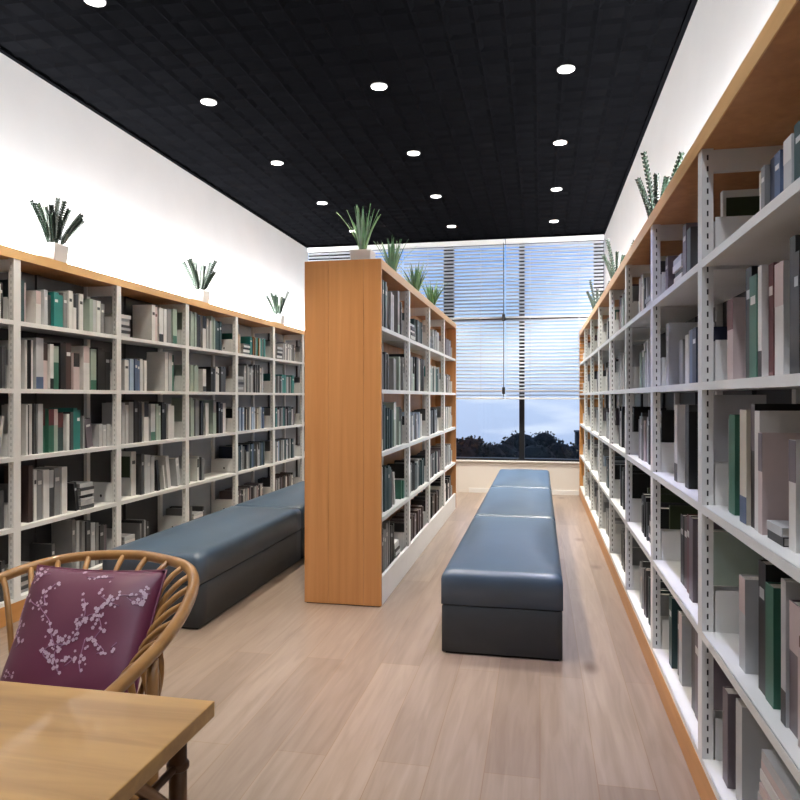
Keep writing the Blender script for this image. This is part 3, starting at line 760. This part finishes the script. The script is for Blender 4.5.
for pth in paths:
    pr = [to_ab(*q) for q in pth]
    pts = [cpt(min(.98, max(.02, a)), min(.98, max(.02, b_)), 1) + Nrm*.0008 for a, b_ in pr]
    if len(pts) > 1: tube(pet, spline(pts, 4), .0013, 5)
    for f_ in list(pet.faces):
        if f_.tag is False and len(f_.verts) in (4, 5): f_.material_index = 1
    for (x0, y0), (x1, y1) in zip(pth, pth[1:]):
        m_ = max(1, int(math.hypot(x1-x0, y1-y0)/11))
        for k in range(m_):
            f = k/m_
            for rep in range(2):
                a, b_ = to_ab(x0+(x1-x0)*f+rnd.gauss(0, 8), y0+(y1-y0)*f+rnd.gauss(0, 8)); flower(a, b_, rnd.uniform(.0028, .0064))
twg.free(); obj('blossom_print', pet, [M['blossom'], M['twig']], t)

# ------------------------------------------------------------------ potted plants
def pot(t, w=.07, h=.12):
    bm = bmesh.new()
    lv = [(w*.86, 0), (w, h), (w-.008, h), (w-.012, h-.02)]
    rings = [[bm.verts.new((sx*r, sy*r, z)) for sx, sy in ((-1, -1), (1, -1), (1, 1), (-1, 1))] for r, z in lv]
    for r, s in zip(rings, rings[1:]):
        for k in range(4): bm.faces.new((r[k], r[(k+1) % 4], s[(k+1) % 4], s[k]))
    bm.faces.new(rings[0][::-1]); bm.faces.new(rings[-1])
    obj('pot', bm, M['pot'], t, .004)
    q = w-.0125; obj('soil', B((-q, q, -q, q, h-.0195, h-.008)), M['soil'], t)
def stalk_plant(x, y, label, seed, grp_, w=.07, h=.12, hh=.29, n_=11, stems=None):
    t = thing('potted_stalk_plant', label, 'plant', (x, y, TOPZ), grp_); pot(t, w, h); r = random.Random(seed)
    for k in range(n_):
        if stems: lx, ly, L_, pale = stems[k]
        else:
            an = k*2*PI/n_ + r.uniform(-.3, .3); rr = r.uniform(.3, 1) * .5
            lx, ly = rr*math.cos(an), rr*math.sin(an); L_ = hh*r.uniform(.62, 1); pale = r.random() < .2
        b0 = Vector((lx*.075, ly*.075, h-.012))
        L_ *= 1/max(1, math.hypot(1, math.hypot(lx, ly))*.85)
        pts = [b0 + Vector((lx*L_*f**1.3, ly*L_*f**1.3, L_*f)) for f in [i/8 for i in range(9)]]
        bm = bmesh.new(); tube(bm, pts, [.008]*8+[.006], 6)
        for i in range(1, 16):      # plump leaflets in opposite pairs
            f = .12+.88*i/15; p = b0 + Vector((lx*L_*f**1.3, ly*L_*f**1.3, L_*f)); ax = (Vector((lx*1.3*f**.3, ly*1.3*f**.3, 1))).normalized()
            sd = ax.cross(Vector((math.cos(k), math.sin(k), .1))).normalized()
            for q, sd in ((-1, sd), (1, sd), (-1, ax.cross(sd).normalized()), (1, ax.cross(sd).normalized())):
                tip = p + sd*q*.017 + ax*.020; mid = p + sd*q*.014 + ax*.006
                up = ax.cross(sd)*.008
                vs = [bm.verts.new(c_) for c_ in (p, mid+up, tip, mid-up, p+ax*.014)]
                for tri in ((0, 1, 4), (1, 2, 4), (2, 3, 4), (3, 0, 4), (0, 3, 1), (1, 3, 2)): bm.faces.new([vs[v_] for v_ in tri])
        obj('stalk', bm, M['zzpale'] if pale else M['zz'], t)
def strap_plant(x, y, label, seed, grp_, hh=.32, n_=28):
    t = thing('potted_strap_leaf_plant', label, 'plant', (x, y, TOPZ), grp_); pot(t, .075, .15); r = random.Random(seed)
    for k in range(n_):
        an = k*2.4 + r.uniform(-.2, .2); sp = r.uniform(.1, .75)*(.4+.6*k/n_); L_ = hh*r.uniform(.75, 1.12)
        dr = Vector((math.cos(an), math.sin(an), 0)); sd = Vector((-dr.y, dr.x, 0))
        bm = bmesh.new(); rows = []
        for i in range(9):
            f = i/8; p = dr*(.018+L_*sp*f**1.4) + Vector((0, 0, .138 + L_*(f - .22*sp*f*f)))
            w_ = .0145*(math.sin(PI*min(1, f*.8+.2))**.7)*(1-f**4)+.0008
            rows.append([bm.verts.new(p - sd*w_), bm.verts.new(p - dr*.0025), bm.verts.new(p + sd*w_), bm.verts.new(p + dr*.002)])
        for a, b_ in zip(rows, rows[1:]):
            for q in range(4):
                fc = bm.faces.new((a[q], a[(q+1) % 4], b_[(q+1) % 4], b_[q])); fc.smooth = True
        bm.faces.new(rows[0][::-1]); bm.faces.new(rows[-1])
        obj('leaf', bm, M['leafpale'] if k % 4 == 1 else M['leaf'], t)
gl = 'stalky potted plants on the left bookcase'
stems1 = [(-.60, -.1, .25, 0), (-.50, .1, .24, 0), (-.15, -.2, .24, 1), (.10, .1, .31, 1), (.36, -.1, .31, 0), (.45, .1, .26, 0), (.85, .2, .25, 0), (1.1, -.1, .24, 0), (-.1, .3, .2, 0), (.1, -.3, .22, 0), (.4, -.4, .2, 0), (-.3, .4, .18, 0), (.0, -.1, .26, 0)]
# lean of the stalks is across the line of sight (roughly along the case)
stems1 = [(a*.15+b_*.3, a*.72, l*.97, p) for a, b_, l, p in stems1]
stalk_plant(-3.06, 3.89, 'nearest and largest stalky plant in white pot, left bookcase top', 1, gl, n_=13, stems=stems1)
stalk_plant(-3.06, 5.85, 'middle stalky plant of three on top of the left bookcase', 5, gl, n_=12)
stalk_plant(-3.06, 7.77, 'farthest stalky plant on the left bookcase, beside middle bookcase', 9, gl, n_=9)
gr = 'dark stalky plants on the right bookcase'
RS = [(-.14, .0, .40, 0), (.02, .2, .30, 0), (.26, -.1, .37, 0), (-.26, .1, .27, 0), (.12, -.2, .24, 0), (-.2, .3, .22, 0), (.3, .2, .2, 0)]
stalk_plant(.63, 4.0, 'nearest dark stalky plant rising behind the rim of right bookcase', 12, gr, w=.055, h=.09, n_=7, stems=RS)
stalk_plant(.63, 6.0, 'middle dark stalky plant of three on the right bookcase', 14, gr, w=.055, h=.09, n_=7, stems=[(a*1.2, b_, l*.92, p) for a, b_, l, p in RS])
stalk_plant(.63, 8.05, 'farthest small dark plant on the right bookcase, against the blinds', 16, gr, w=.055, h=.09, n_=7, stems=[(a*1.2, b_, l*.92, p) for a, b_, l, p in RS])
gm = 'strap-leaved plants on the middle bookcase'
for (y_, lb, sd) in ((4.62, 'spiky strap-leaved plant in white pot at the front of middle bookcase', 21), (5.6, 'second strap-leaved plant from the front on the middle bookcase', 22),
                     (6.7, 'third strap-leaved plant from the front on the middle bookcase', 23), (7.75, 'strap-leaved plant at the window end of the middle bookcase', 24)):
    strap_plant(-1.2, y_, lb, sd, gm)

# ------------------------------------------------------------------ lamps
def light(name, kind, loc, rot, power, col, **kw):
    l = bpy.data.lights.new(name, kind); l.energy = power; l.color = col
    for k, v in kw.items(): setattr(l, k, v)
    o = bpy.data.objects.new(name, l); COL.objects.link(o); o.location = loc; o.rotation_euler = rot; return o
WARM, NEUT, COOL = (1, .91, .78), (.98, .97, 1), (.88, .9, 1)
rows = {'left': -2.34, 'middle': -1.08, 'right': .165}
first = None; ordn = ['nearest', 'second', 'third', 'fourth', 'fifth']
for rn, x in rows.items():
    ys_ = [.62, 1.96] + [3.30, 4.60, 5.92, 7.24, 8.55]  # spots out of view have no fixture, added as fill light
    for i, y in enumerate(ys_):
        vis = (y > 4 or (rn == 'left' and y > 3))
        if vis:
            k = [q for q in ys_ if q > 4 or (rn == 'left' and q > 3)].index(y)
            tot = 5 if rn == 'left' else 4
            pos = ordn[k] if k < tot-1 else 'farthest'
            if first is None:
                r_ = thing('recessed_downlight', '', 'ceiling light', (x, y, ZC-.009), 'recessed downlights')
                bm = bmesh.new(); lathe(bm, [(.054, 0), (.057, .001), (.058, .008), (.054, .008)], (0, 0, .001), 28); obj('trim_ring', bm, M['trim'], r_)
                bm = bmesh.new(); lathe(bm, [(.001, 0), (.053, 0), (.053, .004), (.001, .004)], (0, 0, .001), 28); obj('lamp_disc', bm, M['lamp'], r_)
                first = r_
            else:
                r_ = first.copy(); COL.objects.link(r_); r_.location = (x, y, ZC-.009)
                for ch in first.children:
                    c_ = ch.copy(); COL.objects.link(c_); c_.parent = r_
            r_['label'] = f'{pos} round white downlight in the {rn} ceiling row'
            r_['group'] = f'downlights in the {rn} ceiling row'
        back = y < 3
        colr = (.88, .91, 1) if (rn != 'left' and back) else (NEUT if rn == 'right' else WARM)
        pw = (130 if rn != 'right' else 170) if not back else 55
        if rn == 'left' and y < 5 and not back: pw = 120
        cone = 92 if not back else 120
        if rn == 'right' and 3 < y < 4: colr = (.55, .55, 1); cone = 58; pw = 150  # unseen violet spot added to tint the aisle floor
        if rn == 'right' and y > 5: pw = 230 if y < 7 else 330; colr = (1, .95, .87)
        if rn == 'middle' and y > 7: pw = 200
        if rn == 'middle' and 3 < y < 4: pw = 230; cone = 78; colr = (1, .87, .68)
        if rn == 'left' and back: pw = 50
        light('downlight_and_fill_beam', 'SPOT', (x, y, ZC-.03), (0, 0, 0), pw, colr, spot_size=math.radians(cone), spot_blend=.8, shadow_soft_size=.05)
# LED strips lying on the case tops, washing the walls
for nm, x, y0, y1, lb, tilt in (('l', -3.205, 2.5, 9.39, 'thin glowing light strip on top of the left bookcase', .5), ('r', .785, .5, 9.36, 'thin glowing light strip on top of the right bookcase', -.5)):
    o = obj('light_strip', B((-.012, .012, -(y1-y0)/2, (y1-y0)/2, 0, .012)), M['strip'], loc=(x, (y0+y1)/2, TOPZ))
    tag(o, lb, 'light strip', 'light strips on the wall bookcases')
    light('strip_wash', 'AREA', (x, (y0+y1)/2, TOPZ+.03), (PI, 0, 0), 310 if nm == 'l' else 290, (.97, .98, 1), shape='RECTANGLE', size=.05, size_y=y1-y0)

# ------------------------------------------------------------------ outside
struct('ground', B((-60, 60, 12, 140, -9.2, -9)), M['ground'], 'dark grassy ground far below the window')
def tree(u, vt, Y, r, label, seed):
    d = Y*.98; x = (u-540)*CS*d/F; zt = CAM_H - (vt-397)*d/F
    t = thing('tree', label, 'tree', (x, Y, -9), 'dark trees outside the window'); rr = random.Random(seed)
    H = zt+9
    bm = bmesh.new(); tube(bm, [(0, 0, 0), (.1, .05, H*.4), (0, 0, H*.72)], [.28, .2, .1], 7); obj('trunk', bm, M['bark'], t)
    bm = bmesh.new()
    blobs = [(0, 0, H-r*.9, r)] + [(rr.uniform(-.7, .7)*r, rr.uniform(-.6, .6)*r, H-r*rr.uniform(1.1, 2.6), r*rr.uniform(.5, .8)) for _ in range(7)]
    for bx, by, bz, br in blobs:
        for _ in range(420):
            v = Vector((rr.gauss(0, 1), rr.gauss(0, 1), rr.gauss(0, 1))).normalized()*br*rr.uniform(.55, 1.0)
            c = Vector((bx, by, bz))+v
            if c.z > H: c.z = H-rr.uniform(0, .1)
            a = Vector((rr.gauss(0, 1), rr.gauss(0, 1), rr.gauss(0, 1))).normalized(); b_ = a.orthogonal().normalized(); s_ = rr.uniform(.08, .17)
            bm.faces.new([bm.verts.new(c+q) for q in (a*s_, b_*s_*.7, -a*s_, -b_*s_*.7)])
        bmesh.ops.create_icosphere(bm, subdivisions=2, radius=br*.82, matrix=Matrix.Translation((bx, by, bz)))
    obj('crown', bm, M['tree'], t)
tree(456, 441, 34, 1.1, 'dark tree outside at the left edge of the clear glass', 1)
tree(470, 437, 41, 1.0, 'pointed dark treetop outside, left of the thin mullion', 2)
tree(488, 443, 48, 1.6, 'low rounded dark tree outside left pane', 3)
tree(504, 442, 55, 1.7, 'dark tree outside just left of the thin mullion', 4)
tree(520, 431, 63, 2.0, 'tallest dark treetop behind the thin window mullion', 5)
tree(544, 431, 70, 1.6, 'narrow dark treetop poking up right of the mullion', 6)
tree(536, 442, 41, 1.5, 'low dark tree outside just right of the mullion', 7)
tree(558, 440, 49, 1.6, 'broad dark tree outside the right pane', 8)
tree(574, 443, 57, 1.7, 'dark tree in front of the square building outside', 9)
tree(438, 440, 78, 2.5, 'dark tree outside behind the middle bookcase end', 10)
tree(495, 445, 88, 3.0, 'farthest dark tree outside, left pane', 11)
tree(525, 444, 98, 3.2, 'farthest dark tree outside, behind the mullion', 12)
b = thing('building', 'small square dark building outside at the right edge of the window', 'building', (5.2, 88, -9))
obj('wall', B((-.9, 3, -2, 2, 0, 5.9)), M['bldg'], b)
obj('roof', B((-1.0, 3.1, -2.1, 2.1, 5.9, 6.1)), M['bldg'], b)
obj('window', B((-.2, .7, -2.03, -2.0, 3.3, 4.1)), M['litwin'], b)

# ------------------------------------------------------------------ world
wd = bpy.data.worlds.new('dusk_sky'); SC.world = wd; wd.use_nodes = True
t = wd.node_tree; bg = t.nodes['Background']
tc = t.nodes.new('ShaderNodeTexCoord'); sp = t.nodes.new('ShaderNodeSeparateXYZ'); t.links.new(tc.outputs['Generated'], sp.inputs[0])
r = t.nodes.new('ShaderNodeValToRGB'); mr = t.nodes.new('ShaderNodeMapRange')
mr.inputs['From Min'].default_value = -.15; mr.inputs['From Max'].default_value = .45
t.links.new(sp.outputs['Z'], mr.inputs['Value']); t.links.new(mr.outputs[0], r.inputs['Fac'])
cr = r.color_ramp; cr.elements[0].position = 0; cr.elements[0].color = (.29, .35, .50, 1)
cr.elements[1].position = 1; cr.elements[1].color = (.06, .15, .42, 1)
for p, c in ((.14, (.30, .37, .54, 1)), (.25, (.34, .42, .60, 1)), (.36, (.38, .50, .70, 1)), (.58, (.18, .33, .66, 1))):
    e = cr.elements.new(p); e.color = c
mp = t.nodes.new('ShaderNodeMapping'); mp.inputs['Scale'].default_value = (3, 3, 14); t.links.new(tc.outputs['Generated'], mp.inputs['Vector'])
n = t.nodes.new('ShaderNodeTexNoise'); n.inputs['Scale'].default_value = 2.4; n.inputs['Detail'].default_value = 7; t.links.new(mp.outputs[0], n.inputs['Vector'])
cl = t.nodes.new('ShaderNodeValToRGB'); cl.color_ramp.elements[0].position = .48; cl.color_ramp.elements[1].position = .72
t.links.new(n.outputs['Fac'], cl.inputs['Fac'])
mx = t.nodes.new('ShaderNodeMix'); mx.data_type = 'RGBA'; t.links.new(cl.outputs['Color'], mx.inputs['Factor'])
t.links.new(r.outputs['Color'], mx.inputs['A']); mx.inputs['B'].default_value = (.50, .55, .67, 1)
t.links.new(mx.outputs['Result'], bg.inputs['Color']); bg.inputs['Strength'].default_value = 1.6

# ------------------------------------------------------------------ camera
cam = bpy.data.cameras.new('camera'); co = bpy.data.objects.new('camera', cam); COL.objects.link(co)
co.location = (0, 0, CAM_H); co.rotation_euler = (PI/2, 0, math.radians(11.47))
cam.sensor_width = 36; cam.lens = 36*F/800; cam.shift_y = -3/800; cam.clip_end = 400
SC.camera = co
vs = SC.view_settings; vs.view_transform = 'Standard'; vs.look = 'None'; vs.gamma = 1; vs.exposure = .14
vs.use_curve_mapping = False
